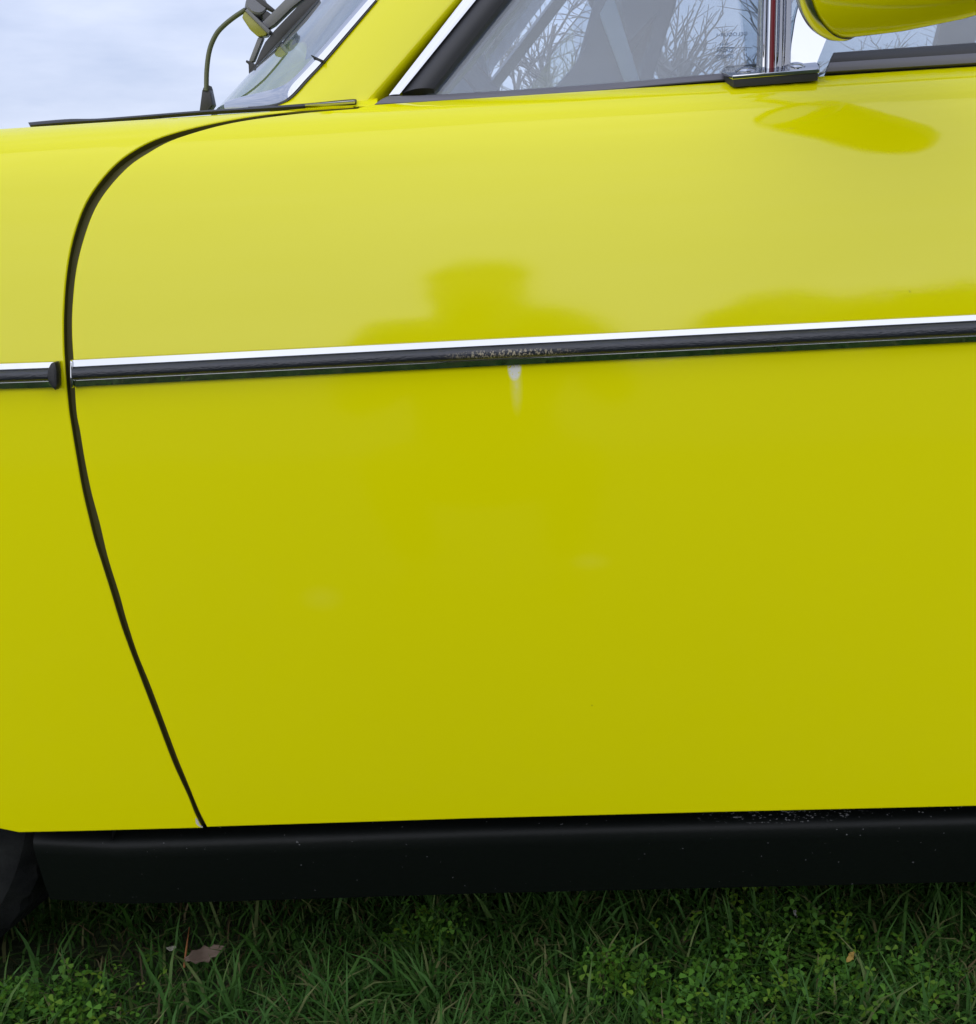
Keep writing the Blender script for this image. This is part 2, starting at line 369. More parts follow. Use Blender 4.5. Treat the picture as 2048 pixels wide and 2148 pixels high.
w1 = h.math('MULTIPLY', h.spot((wx.x, wx.y, wx.z), (.09, .05, .006)), h.ramp(h.noise(420, 4, msc=(.6, 1, 1.2)), .60, .68))
w2 = h.math('MULTIPLY', h.spot((wx.x+.12, wx.y, wx.z+.004), (.35, .05, .008)), h.ramp(h.noise(300, 3), .68, .71))
w3 = h.math('MULTIPLY', h.ramp(h.noise(260, 2), .745, .77), .5)
h.l(h.mix(h.math('MAXIMUM', h.math('MULTIPLY', h.math('MAXIMUM', w1, w2), 2.2, clamp=True), w3), (.0035, .0048, .0042, 1), (.30, .30, .31, 1)), h.b.inputs['Base Color'])
h.bump(h.noise(150, 4), .12, .002)
mesh('sill', V, F, sm, car, ang=40)

# side mouldings: bright strip, rubber insert, bright strip
def moulding(parent, tops, name_label=None, x_ext=None):
    # tops: pixel lines for the top of chrome, top of rubber, foot of rubber, foot of chrome
    L = [[S(a, b) for a, b in t] for t in tops]
    if x_ext:
        for l in L:
            d = (l[-1]-l[-2]); d *= (x_ext-l[-1].x)/d.x; q = l[-1]+d; l.append(Vector((q.x, side(q.x, q.z), q.z)))
    n = len(L[0]); o = Vector((0, -1, 0))
    def pr_out(i, zf): # chrome carrier: sloping shoulders and a flat bed
        return [L[0][i], L[0][i]+o*.0064+Vector((0, 0, -.0004)), L[1][i]+o*.0080, L[1][i]+o*.0065, L[2][i]+o*.0060, L[2][i]+o*.0070, L[3][i]+o*.0040+Vector((0, 0, .0004)), L[3][i]]
    V, F = [], []
    for i in range(n): V += pr_out(i, 0)
    for i in range(n-1):
        for j in range(7): F.append((i*8+j, i*8+j+1, (i+1)*8+j+1, (i+1)*8+j))
    F += [tuple(range(8)), tuple((n-1)*8+j for j in range(8))]
    c = mesh('side_moulding', V, F, 'chrome', parent, ang=25)
    A = [L[1][i]+o*.0066+Vector((0, 0, -.0006)) for i in range(n)]; B = [L[2][i]+o*.0066+Vector((0, 0, .0006)) for i in range(n)]
    b = ribbon('rubber_insert', A, B, rub, parent, k=10, thick=.0005, nrm=(0, -1, 0), prof=lambda s: .0062*(1-abs(2*s-1)**2.6)**.6)
    return c, b
rub = mat('moulding_rubber', (.02, .022, .03), .30, 0, .6); h = N(rub)
gr_ = h.noise(520, 3, msc=(.55, 1, 1.6)); h.bump(gr_, .55, .0011)
sp = S(1075, 742)
sc = h.math('MULTIPLY', h.spot((sp.x, -.012, sp.z+.001), (.062, .05, .0048)), 1.7, clamp=True)
scm = h.math('MULTIPLY', sc, h.ramp(h.noise(620, 3, msc=(1.3, 1, .8)), .5, .6), clamp=True)
h.l(h.mix(scm, (.019, .021, .030, 1), (.42, .36, .24, 1)), h.b.inputs['Base Color'])
moulding(door, [lin((156.5, 753), (2048, 658), 14), lin((160, 767), (2048, 670), 14), lin((161, 796.5), (2048, 703), 14), lin((159, 811), (2048, 716.5), 14)], x_ext=DX1-.004)
wl_ = [[(0, 761), (127, 756.5)], [(0, 773.5), (124, 768.5)], [(0, 802), (124, 797.5)], [(0, 816), (127, 812)]]
wm = [lin((-1900, t[0][1]+(t[0][1]-t[1][1])/(t[1][0]-t[0][0])*1900*.93), t[1], 16) for t in wl_]
moulding(wing, wm)
# the folded black end piece on the wing moulding
e = [S(118, 758), S(127.5, 755), S(131, 775), S(131.5, 805), S(127, 816), S(121, 808), S(113, 799), S(110, 785), S(112, 770)]
prism('moulding_end_cap', [p+Vector((0, -.0015, 0)) for p in e], (0, -.0125, 0), 'rubber', wing, bev=.0022)
e = [S(154.5, 752), S(160, 756), S(163, 780), S(161.5, 809), S(157, 813), S(155, 790)]
prism('moulding_end_cap', [p+Vector((0, -.0012, 0)) for p in e], (0, -.0085, 0), 'chrome', door, bev=.0014)

# ---- belt line seals, window frame, pane
def seal(name, tp, bt, y0, y1, material, parent, bulge=.002, thick=.012):
    return ribbon(name, [P(a, b, y1+DY) for a, b in tp], [P(a, b, y0+DY) for a, b in bt], material, parent, bulge=bulge, thick=thick, k=5, nrm=(0, -.95, .3))
seal('belt_seal', smoothline([(817, 201), (900, 199), (1084, 188), (1280, 174), (1400, 163.5), (1540, 151)], 30), smoothline([(786, 219), (900, 213), (1084, 201.5), (1280, 188), (1400, 176.5), (1540, 165)], 30), .066, .078, 'sealg', door)
seal('belt_seal_lip', smoothline([(790, 217.5), (900, 211.5), (1084, 200), (1280, 186.5), (1400, 175), (1540, 163.5)], 30), smoothline([(785, 220.5), (900, 214.5), (1084, 203), (1280, 189.5), (1400, 178), (1540, 166.5)], 30), .0635, .0645, 'seal', door, bulge=.0006, thick=.004)
tr, br = (1749, 111), (2048, 90); k_ = 12
ex = lambda a, b, n: lin(a, (b[0]+820, b[1]+(b[1]-a[1])/(b[0]-a[0])*820), n)
seal('belt_seal', ex((1749, 110), (2048, 89), k_), ex((1741, 131), (2048, 111), k_), .066, .078, 'seal', door, bulge=.003)
seal('belt_seal', ex((1741, 131), (2048, 111), k_), ex((1734, 150), (2048, 131), k_), .062, .066, 'sealg', door, bulge=.001)
PYT = -880
def up(a, b):       # line of pixels from the belt to the roof
    return lin(a, (a[0]+(b[0]-a[0])*(PYT-a[1])/(b[1]-a[1]), PYT), 12)
ribbon('window_frame', [G(a, b, .010) for a, b in up((816, 199.5), (971, 0))], [G(a, b, .010) for a, b in up((838, 197.5), (998, 0))], 'chrome', door, bulge=.0007, thick=.012, k=6)
ribbon('window_channel', [G(a, b, .004) for a, b in up((838.5, 198.5), (998.5, 0))], [G(a, b, .004) for a, b in up((910, 186), (1060, 0))], 'seal', door, bulge=.006, thick=.010, k=8)
ribbon('inner_frame', [G(a, b, -.012) for a, b in up((900, 192), (1052, 0))], [G(a, b, -.014) for a, b in up((936, 192), (1093, 0))], 'dash', door, bulge=.002, thick=.02)
pane = [G(a, b, -.004) for a, b in [(890, 205), (1500, 168), (2048, 128), (2900, 70), (3100, PYT), (1735, PYT)]]
prism('window_pane', pane, (0, .004, 0), 'glass', door)
# a pillar
op = smoothline([(560, 222), (592, 214), (612, 199), (640, 168), (675, 131), (730, 67), (787, 0)], 24); lo = [(787+(787-730)/67*i*80, -i*80) for i in range(1, 12)]
pa = [G(a, b, .012) for a, b in op+lo]
n_ = len(pa); ib = lin((774, 222), (965, 0), len(op)); ib += [(965+(965-774)/222*80*i, -80*i) for i in range(1, 12)]
ib[0] = (776, 225)
pb = [G(a, b, .012) for a, b in ib]
def pprof(s): return -.008*max(0, (s-.95)/.05)**1.5-.004*max(0, (.04-s)/.04)**1.5+.0035*(1-(2*s-1)**2)
ribbon('a_pillar', pa, pb, 'paint', car, k=28, thick=.03, prof=pprof, ang=60)
pa2 = [far(p) for p in pa]; pb2 = [far(p.lerp(q, .3)) for p, q in zip(pa, pb)]
ribbon('a_pillar', pa2, pb2, 'dash', car, k=4, thick=.03, nrm=(0, 1, .35))
ribbon('door_aperture', [G(a, b, -.012) for a, b in up((768, 226), (962, 0))], [G(a, b, -.010) for a, b in up((845, 215), (1000, 0))], 'black', car, thick=.01)
# filler between skin top and the pillar foot
ribbon('pillar_foot', [P(a, b, .080+DY) for a, b in lin((640, 216), (792, 206), 10)], [P(a, b, .0655+DY) for a, b in lin((640, 221), (792, 223), 10)], 'paint', car, bulge=.0008, thick=.004, k=4, nrm=(0, -.7, .7), ang=60)
# roof, far pillars, rear screen
ra_, rb_ = pa[-1], pb[-1]
zr = ra_.z
def roof(u, v):
    y0 = ra_.y-.01; x = ra_.x-.10*math.sin(math.pi*v)+(1.25-ra_.x)*u; return Vector((x, y0+(2*YC-2*y0)*v, zr-.004+.05*math.sin(math.pi*v)**.6-.04*u*u))
grid('roof', roof, 14, 16, 'paint', car)
grid('roof_lining', lambda u, v: roof(u, v)-Vector((0, 0, .02)), 8, 8, 'dash', car)
gt = lambda x, z, off=0: Vector((x, .088+DY+.35*(z-.86)-off, z))
rail = [gt(x, zr-.006, .008) for x in np.linspace(ra_.x-.01, 1.3, 6)]
ribbon('roof_rail', rail, [p+Vector((0, -.014, -.045)) for p in rail], 'paint', car, bulge=.004, thick=.01)
ribbon('roof_rail', [far(p) for p in rail], [far(p+Vector((0, -.014, -.045))) for p in rail], 'dash', car, thick=.01, nrm=(0, 1, .3))
for nm, xb, xt, w in (('b_pillar', .74, .80, .07), ('c_pillar', 1.62, 1.15, .22)):
    for sgn in (0, 1):
        a = [gt(xb+(xt-xb)*t, ztop(xb)-.01+(zr-ztop(xb))*t, .006) for t in np.linspace(0, 1, 5)]; b = [p+Vector((w, 0, 0)) for p in a]
        if sgn: a, b = [far(p) for p in a], [far(p) for p in b]
        ribbon(nm, a, b, 'paint' if not sgn else 'dash', car, thick=.02, nrm=(0, 1 if sgn else -1, .35))
prism('window_pane', [far(gt(x, z)) for x, z in ((-.10, .84), (1.6, .90), (1.2, zr), (ra_.x+.05, zr))], (0, .004, 0), 'glass', car)
prism('rear_side_pane', [gt(x, z, -.004) for x, z in ((.83, .88), (1.58, .90), (1.15, zr-.05), (.87, zr-.05))], (0, .004, 0), 'glass', car)
grid('rear_screen', lambda u, v: Vector((1.22+.52*u, .25+(2*YC-.5)*v, zr-.05-(zr-.05-.90)*u)), 4, 6, 'wglass', car)

# ---- windscreen
C1, C2 = P(452, 226, YC), P(660, -5, YC); 
E1, E2 = G(600, 205), G(775, 0); ke = (E2.x-E1.x)/(E2.z-E1.z); ky = (E2.y-E1.y)/(E2.z-E1.z)
def proj(p):
    d = Vector(p)-CAM; q = d.dot(fwd); return 1024+FPX*d.dot(rgt)/q, 1074-FPX*d.dot(upv)/q
def xcentre(z):        # how far the middle of the screen bows forward for its outline to fall where it shows
    lo_, hi_ = -1.2, .8
    for _ in range(40):
        m = (lo_+hi_)/2; xe = E1.x+ke*(z-E1.z); ye = E1.y+.006+ky*(z-E1.z); best = 1e9
        for w in np.linspace(-1, 1, 81):
            a, b = proj((xe+(m-xe)*(1-abs(w)**2), YC+(YC-ye)*w, z)); best = min(best, a-(458+(665-458)*(224-b)/224))
        if best > 0: hi_ = m
        else: lo_ = m
    return (lo_+hi_)/2
za, zb = .87, .98; xa_, xb_ = xcentre(za), xcentre(zb); kx = (xb_-xa_)/(zb-za)
def wscreen(u, v):
    z = .80+(zr-.80)*v; xe = E1.x+ke*(z-E1.z); ye = E1.y+.006+ky*(z-E1.z); xc = xa_+kx*(z-za); w = 2*u-1
    return Vector((xe+(xc-xe)*(1-abs(w)**2), YC+(YC-ye)*w, z))
grid('windscreen', wscreen, 41, 12, 'wglass', car)
inn_ = smoothline([(474, 212), (505, 203), (560, 190), (592, 180), (618, 161), (656, 121), (700, 72), (762, 0)], 40)
out_ = smoothline([(472, 229), (505, 226), (560, 220), (590, 213), (612, 198), (642, 165), (675, 130), (730, 66), (787, 0)], 40)[:]
def resample(l, n):
    q = np.array(l, float); d = np.concatenate([[0], np.cumsum(np.hypot(*np.diff(q, axis=0).T))]); t = np.linspace(0, d[-1], n); return [(np.interp(s, d, q[:, 0]), np.interp(s, d, q[:, 1])) for s in t]
inn_, out_ = resample(inn_, 40), resample(out_, 40)
def fitted(l, off):
    out = []
    for a, b in l:
        t = max(0, (610-a)/140.); g_ = G(a, b, off); out.append(P(a, b, g_.y+.11*t**1.4))
    return out
ia = fitted(inn_, .012); oa = fitted(out_, .015)
for i in range(1, 12): ia.append(G(762+62/72*i*80, -80*i, .010)); oa.append(G(787+57/66*i*80, -80*i, .013))
ribbon('windscreen_trim', ia, oa, 'chrome', car, bulge=.0014, thick=.006, k=8)
# joining clip across the trim
ja, jb = [G(655, 119, .0135), G(678, 130, .0165)], [G(657.5, 117, .0135), G(681, 127.5, .0165)]
ribbon('trim_clip', ja, jb, 'seal', car, bulge=.0035, thick=.003, nrm=(-.3, -.9, .3))
ribbon('trim_gasket', [G(a, b, .0145) for a, b in smoothline([(520, 223.5), (562, 221), (592, 212.5), (614, 198), (644, 165), (677, 130.5), (732, 66.5), (789, 0)], 30)],
       [G(a, b, .0145) for a, b in smoothline([(522, 226), (564, 223.5), (595, 215), (617, 200), (647, 167), (679.5, 132), (734, 68), (791, 0)], 30)], 'seal', car, thick=.003)
# cowl strip along the top of the wing
c1 = smoothline([(59, 256.5), (100, 252.5), (150, 249), (205, 249), (300, 242), (420, 232.5), (560, 223.5), (640, 217), (700, 211), (740, 207.5), (748, 208.5)], 40)
c2 = smoothline([(62, 262.5), (100, 259), (150, 255), (205, 252), (300, 244.5), (420, 235), (560, 226.5), (640, 222), (700, 219), (738, 216.5), (747, 213)], 40)
ribbon('cowl_strip', [P(a, b, .074+DY) for a, b in c1], [P(a, b, .0655+DY) for a, b in c2], 'seal', car, bulge=.0012, thick=.004, k=4, nrm=(0, -.8, .6))
ribbon('cowl_strip_bead', [P(a, b, .0645+DY) for a, b in smoothline([(640, 219), (700, 213.5), (738, 210.5), (745, 211.5)], 16)], [P(a, b, .0640+DY) for a, b in smoothline([(640, 220.5), (700, 217), (737, 214.5), (744, 213.5)], 16)], 'chrome', car, bulge=.0006, thick=.002, k=4, nrm=(0, -.8, .6))

# ---- wiper, standing off the middle of the screen
WY = .50
wp = lambda l, y=WY: [P(a, b, y) for a, b in l]
wip = tube('wiper', wp(smoothline([(433, 190), (434, 146), (440, 104), (453, 73), (469, 54), (491, 36), (515, 20)], 30)), .0028, mat('arm_reflected_olive', (.10, .11, .055), .4), car, flat=1.6)  # reflected olive tone put into the arm's base colour
def wpr(name, l, dep, m, bev=.0012, y=WY): return prism(name, wp(l, y), (0, dep, 0), m, wip, bev=bev)
wpr('spindle_cover', [(418, 234), (424, 188), (438, 181), (446, 219), (436, 234)], .02, 'plastic')
wpr('arm_collar', [(424.5, 192), (426, 183), (438.5, 178), (439.5, 188)], .016, 'seal', y=WY-.001)
lathe('hinge_drum', [(-.013, 0), (-.013, .011), (-.011, .0125), (.011, .0125), (.013, .011), (.013, 0)], P(536, 20, WY+.01), (.3, -.8, .35), 'grey', wip, seg=24)
wpr('hinge_cap', [(523, 4), (530, -6), (548, -4), (576, 19), (573, 25), (548, 12)], .03, 'plastic')
wpr('hinge_plate', [(507, 36), (511, 26), (518, 21), (526, 27), (562, 66), (558, 74), (541, 77), (524, 62)], .02, 'olive', bev=.002, y=WY-.004)
wpr('hinge_plate_edge', [(513, 22), (519, 17), (567, 64), (563, 72)], .026, 'grey', y=WY-.006)
wpr('arm_channel', [(548, 48), (600, -4), (640, -30), (655, -18), (612, 16), (575, 52), (558, 62)], .016, 'grey', bev=.002, y=WY-.002)
wpr('hinge_block', [(549, 30), (560, 22), (575, 34), (570, 52), (556, 58)], .022, 'plastic')
bk = [(523, 158), (540, 138), (570, 104), (600, 72), (640, 34), (700, -22), (800, -110), (790, -122), (690, -40), (625, 12), (598, 40), (575, 64), (556, 88), (546, 108), (536, 132), (524, 148)]
wpr('blade_frame', bk, .012, 'plastic')
ribbon('blade_rubber', wp([(528, 154), (570, 108), (640, 38), (800, -106)], WY-.003), wp([(531, 157), (574, 111), (644, 41), (804, -103)], WY-.003), 'seal', wip, thick=.004, k=2)
wpr('blade_link', [(541, 78), (552, 78), (532, 128), (526, 130), (522, 127)], .012, 'grey')
wpr('blade_tip', [(516, 125), (530, 130), (536, 140), (525, 150), (522, 158), (521, 134), (515, 130)], .01, 'plastic')

# ---- door mirror on its chrome foot
mir = empty('door_mirror', tuple(P(1630, 165, .07))); mir.parent = car; mir.matrix_parent_inverse = Matrix.Translation(-Vector(car.location))
LIFT[mir.name] = Vector(mir.location)
f0, f1 = P(1537, 158, .043+DY), P(1720, 143.5, .043+DY)       # front top edge of the foot
exd = (f1-f0); fl = exd.length; exd.normalize(); eyd = Vector((0, math.cos(R(17)), math.sin(R(17)))); eyd = (eyd-exd*eyd.dot(exd)).normalized(); ezd = exd.cross(eyd)
def ft(a, b, c): return f0+exd*a+eyd*b+ezd*c
prism('foot_plate', [ft(0, 0, 0), ft(fl, 0, 0), ft(fl+.004, .018, 0), ft(fl, .040, 0), ft(0, .040, 0), ft(-.006, .022, 0)], -ezd*.0036, 'chrome', mir, bev=.0011, seg=3)
prism('foot_gasket', [ft(.001, .0008, -.0038), ft(fl-.001, .0008, -.0038), ft(fl+.002, .018, -.0038), ft(fl-.002, .041, -.0038), ft(.001, .041, -.0038), ft(-.004, .022, -.0038)], -ezd*.0062, 'seal', mir, bev=.0008)
for a in (.013, fl-.017):
    lathe('screw_head', [(0, .0085), (.0008, .0085), (.0022, .006), (.003, .003), (.0031, 0)], ft(a, .016, 0), ezd, 'chrome', mir, seg=24)
# fluted strut, a real extrusion with a red inlay
b0, b1 = P(1591, 150, .067+DY), P(1601, 0, .067+DY); wv = P(1656, 148, .067+DY)-b0; t0, t1 = P(1601, -260, .067+DY), P(1664, -262, .067+DY)
prof = [(0, 0, .004), (.05, .10, .010), (.12, .02, .012), (.16, -.05, .006), (.24, .0, .013), (.27, -.02, .012), (.47, -.02, .012), (.50, .0, .013), (.56, .03, .011), (.62, .0, .006), (.68, .0, .012), (.72, 0, .015), (.76, 0, .012), (.80, 0, .007), (.88, 0, .009), (.94, 0, .016), (.98, 0, .012), (1, 0, .0)]
prof = [(0, .000), (.02, .005), (.07, .007), (.11, .0045), (.13, .0015), (.18, .0015), (.20, .006), (.26, .0085), (.29, .0085), (.30, .0070), (.46, .0070), (.47, .0085), (.50, .0085), (.54, .006), (.57, .0035), (.63, .0045), (.66, .008), (.69, .0095), (.72, .0085), (.75, .0045), (.79, .003), (.84, .0045), (.88, .009), (.93, .0115), (.97, .010), (1, .004)]
V, F = [], []
for lvl, (o_, w_) in enumerate(((b0, wv), (t0, t1-t0))):
    for s, d in prof: V.append(o_+w_*s+Vector((0, -d, 0)))
    V += [o_+w_+Vector((0, .010, 0)), o_+Vector((0, .010, 0))]
m_ = len(prof)+2; F = [(j, (j+1) % m_, m_+(j+1) % m_, m_+j) for j in range(m_)]+[tuple(range(m_)), tuple(range(m_, 2*m_))]
mesh('strut', V, F, 'chrome', mir, ang=70)
def sp_(s, d, lvl): o_, w_ = ((b0, wv), (t0, t1-t0))[lvl]; return o_+w_*s+Vector((0, -d, 0))
ribbon('strut_inlay', [sp_(.305, .0073, 0), sp_(.305, .0073, 1)], [sp_(.455, .0073, 0), sp_(.455, .0073, 1)], 'red', mir, bulge=.0004, thick=.0002, nrm=(0, -1, 0), k=3)
# bright fairing web between strut and bowl
fw = [(1657, 138), (1661, 92), (1669, 40), (1681, -10), (1700, -60), (1780, -60), (1765, 0), (1738, 72), (1713, 134)]
prism('fairing', [P(a, b, .066+DY+.045*(138-b)/200.) for a, b in fw], (0, .006, 0), 'chrome', mir)
# bowl with its bright rim
hb = P(1764, 82, -.015); hax = Vector((.68, -.73, .03)).normalized(); hr = .046
hup = (Vector((0, 0, 1))-hax*hax.z).normalized(); hc = hb+hup*hr
k_ = hr/.055; hp = [(t, r*k_) for t, r in [(.000, .052), (.003, .0545), (.010, .055), (.05, .0575), (.10, .0565), (.15, .050), (.185, .038), (.207, .020), (.213, 0)]]
lathe('bowl', hp, hc, hax, 'paint', mir, seg=72, ang=60)
M['satin'] = mat('satin_rim', (.62, .60, .55), .22, 1)
lathe('rim', [(t, r*k_) for t, r in [(.003, .0555), (.0, .0566), (-.007, .0552), (-.013, .051), (-.015, .047), (-.010, .045)]], hc, hax, 'satin', mir, seg=72)
lathe('reflector', [(-.009, 0), (-.009, .0455*k_)], hc, hax, 'mirror', mir, seg=48)
tube('bowl_neck', [sp_(.5, .004, 1)+Vector((0, 0, -.01)), sp_(.6, .02, 1)+Vector((.01, -.02, .01)), hc+hax*.05+hup*.036], [.013, .012, .012], 'chrome', mir, seg=16)

# ---- etched marks on the pane
def etched(txt, px, py, wpx, mirrored, hpx):
    cu = bpy.data.curves.new('glass_mark', 'FONT'); cu.body = txt; cu.size = 1; tmp = bpy.data.objects.new('glass_mark', cu); me = bpy.data.meshes.new_from_object(tmp); bpy.data.objects.remove(tmp)
    n = len(me.vertices); co = np.zeros(n*3); me.vertices.foreach_get('co', co); co = co.reshape(-1, 3); x0, x1 = co[:, 0].min(), co[:, 0].max(); y0, y1 = co[:, 1].min(), co[:, 1].max()
    out = []
    for c in co:
        u = (c[0]-x0)/(x1-x0); u = 1-u if mirrored else u; v = (c[1]-y0)/(y1-y0); out.append(G(px+wpx*u, py-hpx*v-wpx*u*.05, -.0034))
    for i, p in enumerate(out): me.vertices[i].co = p
    link('glass_mark', me, 'ink', door)
etched('DELODUR-1', 1504, 77, 64, True, 7.5); etched('D-61', 1511, 95, 17, True, 5.5); etched('52A2m4', 1504, 110, 35, True, 7); etched('DELOD', 1504, 122, 35, False, 7); etched('D', 1562, 106, 5, True, 6.5); etched('1-', 1560, 117, 7, True, 6)
ribbon('glass_mark', [G(1504, 99.3, -.0034), G(1540, 98, -.0034)], [G(1504, 100.5, -.0034), G(1540, 99.2, -.0034)], 'ink', door, thick=.0001)

# ---- cabin
def cab(name, l, y, dep, m, par=car, bev=.012): return prism(name, [P(a, b, y) for a, b in l], (0, dep, 0), m, par, bev=bev)
da = cab('dashboard', [(700, 330), (760, 235), (900, 200), (1010, 196), (1020, 420), (800, 420)], .30, 1.0, 'dash')
M['binn'] = mat('binnacle_vinyl', (.16, .20, .28), .6)
cab('instrument_binnacle', [(885, 260), (905, 108), (940, 66), (985, 56), (1003, 66), (1004, 260)], .42, .34, 'binn', da, .008)
seat = cab('seat', [(1150, 196), (1200, 142), (1228, 96), (1240, 30), (1258, -40), (1282, -30), (1350, 190), (1350, 700), (1190, 700)], .36, .46, 'cloth', bev=.006)
cab('headrest', [(1238, -130), (1288, -140), (1310, -50), (1262, -42)], .46, .26, 'cloth', seat, .012)
M['vinyl'] = mat('blue_grey_vinyl', (.20, .26, .36), .6)
cab('side_bolster', [(1258, 30), (1284, -20), (1348, 186), (1316, 186)], .352, .006, 'vinyl', seat, .002)
seat2 = cab('seat', [(1290, -60), (1440, -80), (1418, 10), (1362, 190), (1350, 600), (1300, 600), (1335, 190), (1378, 28), (1318, 90)], .98, .44, 'cloth', bev=.003)
cab('headrest', [(1320, -150), (1380, -160), (1400, -85), (1330, -80)], 1.06, .26, 'cloth', seat2, .012)
sw = bpy.data.meshes.new('steering_wheel'); V, F = [], []; sc_ = P(1120, 330, .52); sax = Vector((.80, 0, .60)); su = Vector((0, 1, 0)); sv = sax.cross(su)
for i in range(40):
    q = 2*math.pi*i/40; d = su*math.cos(q)+sv*math.sin(q)
    for j in range(8): w = 2*math.pi*j/8; V.append(sc_+d*(.175+.011*math.cos(w))+sax*.011*math.sin(w))
for i in range(40):
    for j in range(8): F.append((i*8+j, i*8+(j+1) % 8, ((i+1) % 40)*8+(j+1) % 8, ((i+1) % 40)*8+j))
stw = mesh('steering_wheel', V, F, 'seal', car)
for q in (.5, 2.64, 4.71): d = su*math.cos(q)+sv*math.sin(q); tube('spoke', [sc_-sax*.03, sc_+d*.172], [.018, .010], 'grey', stw, seg=8)
lathe('horn_boss', [(-.04, 0), (-.04, .04), (.0, .045), (.01, .03), (.012, 0)], sc_-sax*.02, sax, 'seal', stw, seg=24)
grid('cabin_floor', lambda u, v: Vector((-.35+1.9*u, .1+(2*YC-.2)*v, .25)), 3, 3, 'black', car)
grid('inner_door_card', lambda u, v: Vector((XA+.02+1.6*u, .095+.0*v, .28+.55*v)), 4, 4, 'cloth', car)
rs = prism('rear_seat', [Vector((1.05, .2, .3)), Vector((1.5, .2, .3)), Vector((1.62, .2, .84)), Vector((1.5, .2, .86)), Vector((1.40, .2, .50)), Vector((1.05, .2, .52))], (0, 2*YC-.4, 0), 'cloth', car, bev=.03)

# ---- wheels
tm = mat('tyre_rubber', (.02, .021, .021), .8, 0, .15); h = N(tm)
h.l(h.mix(h.ramp(h.noise(30, 6), .35, .75), (.005, .0055, .006, 1), (.018, .019, .018, 1)), h.b.inputs['Base Color']); h.bump(h.noise(240, 4, msc=(1, 3, 1)), .5, .002)
TR = .278
def wheel(cx, cy, steer):
    root = empty('wheel', (cx, cy, 0)); root.parent = car; root.matrix_parent_inverse = Matrix.Translation(-Vector(car.location)); LIFT[root.name] = Vector((cx, cy, 0))
    ax = Vector((math.sin(steer), -math.cos(steer), 0)); o = Vector((cx, cy, TR))
    pf = [(-.06, .175), (-.078, .20), (-.084, .235), (-.078, .262), (-.066, .273)]
    for k in range(6):
        c = -.055+.022*k; pf += [(c-.008, TR), (c+.006, TR), (c+.0075, TR-.006), (c+.0125, TR-.006)]
    pf = pf[:-2]+[(.066, .273), (.078, .262), (.084, .235), (.078, .20), (.06, .175)]
    lathe('tyre', pf, o, ax, tm, root, seg=216, ang=30, notch=lambda j, t, r: r-.0045 if r > .268 and j % 6 in (0, 1) and abs(t) > .030 else r)
    lathe('rim', [(-.06, .178), (-.05, .172), (.045, .165), (.06, .178), (.066, .182), (.05, .16), (.03, .12), (.045, .07), (.05, .03), (.05, 0)], o, ax, 'steel', root, seg=48)
wheel(WX+.004, .186, R(-14)); wheel(RX, .155, 0)
for wx_ in (WX, RX):   # inner arches
    V = []; F = []
    for i in range(17):
        q = -.25+(math.pi+.5)*i/16
        for y in (.03, .36): V.append((wx_+(AR+.004)*math.cos(q), y, .285+(AR+.004)*math.sin(q)))
    for i in range(16): F.append((2*i, 2*i+1, 2*i+3, 2*i+2))
    n0 = len(V); F.append(tuple(2*i+1 for i in range(17)))
    mesh('wheel_arch', V, F, 'black', car)

# ---------------------------------------------------------------- paint wear on the door
ch = S(1080, 786)
pm = M['paint'].copy(); pm.name = 'door_paint'; door.data.materials[0] = pm; h = N(pm)
old = h.b.inputs['Base Color'].links[0].from_socket
f1_ = h.math('MULTIPLY', h.spot((ch.x, ch.y, ch.z+.006), (.0062, .05, .0125)), h.ramp(h.noise(420, 4), .36, .46)); f1_ = h.math('MULTIPLY', f1_, 3.0, clamp=True)
f2_ = h.math('POWER', h.spot((ch.x+.001, ch.y, ch.z-.008), (.0065, .08, .030)), 1.6); f2_ = h.math('MULTIPLY', f2_, h.math('MULTIPLY_ADD', h.noise(220, 3), .35, .05), clamp=True)
s1, s2_ = S(675, 1255), S(1240, 1178)
f3 = h.math('MULTIPLY', h.math('MAXIMUM', h.spot(tuple(s1), (.022, .1, .014)), h.spot(tuple(s2_), (.02, .1, .009))), .02)
f4 = h.math('MULTIPLY', h.ramp(h.noise(75, 2, msc=(1, .2, 1)), .78, .795), .5)
col = h.mix(h.math('MAXIMUM', h.math('MAXIMUM', f1_, f2_), f3, clamp=True), old, (.80, .79, .70, 1))
h.l(h.mix(h.math('MULTIPLY', f4, 0.5), col, (.10, .09, .03, 1)), h.b.inputs['Base Color'])
# chipped filler at the foot of the wing edge
cp = [S(a, b, .0004) for a, b in ((410, 1716), (415, 1722), (418, 1730), (425, 1737), (416, 1733), (411, 1727))]
prism('chipped_edge', cp, (0, .002, 0), mat('bare_filler', (.55, .52, .47), .8), wing)

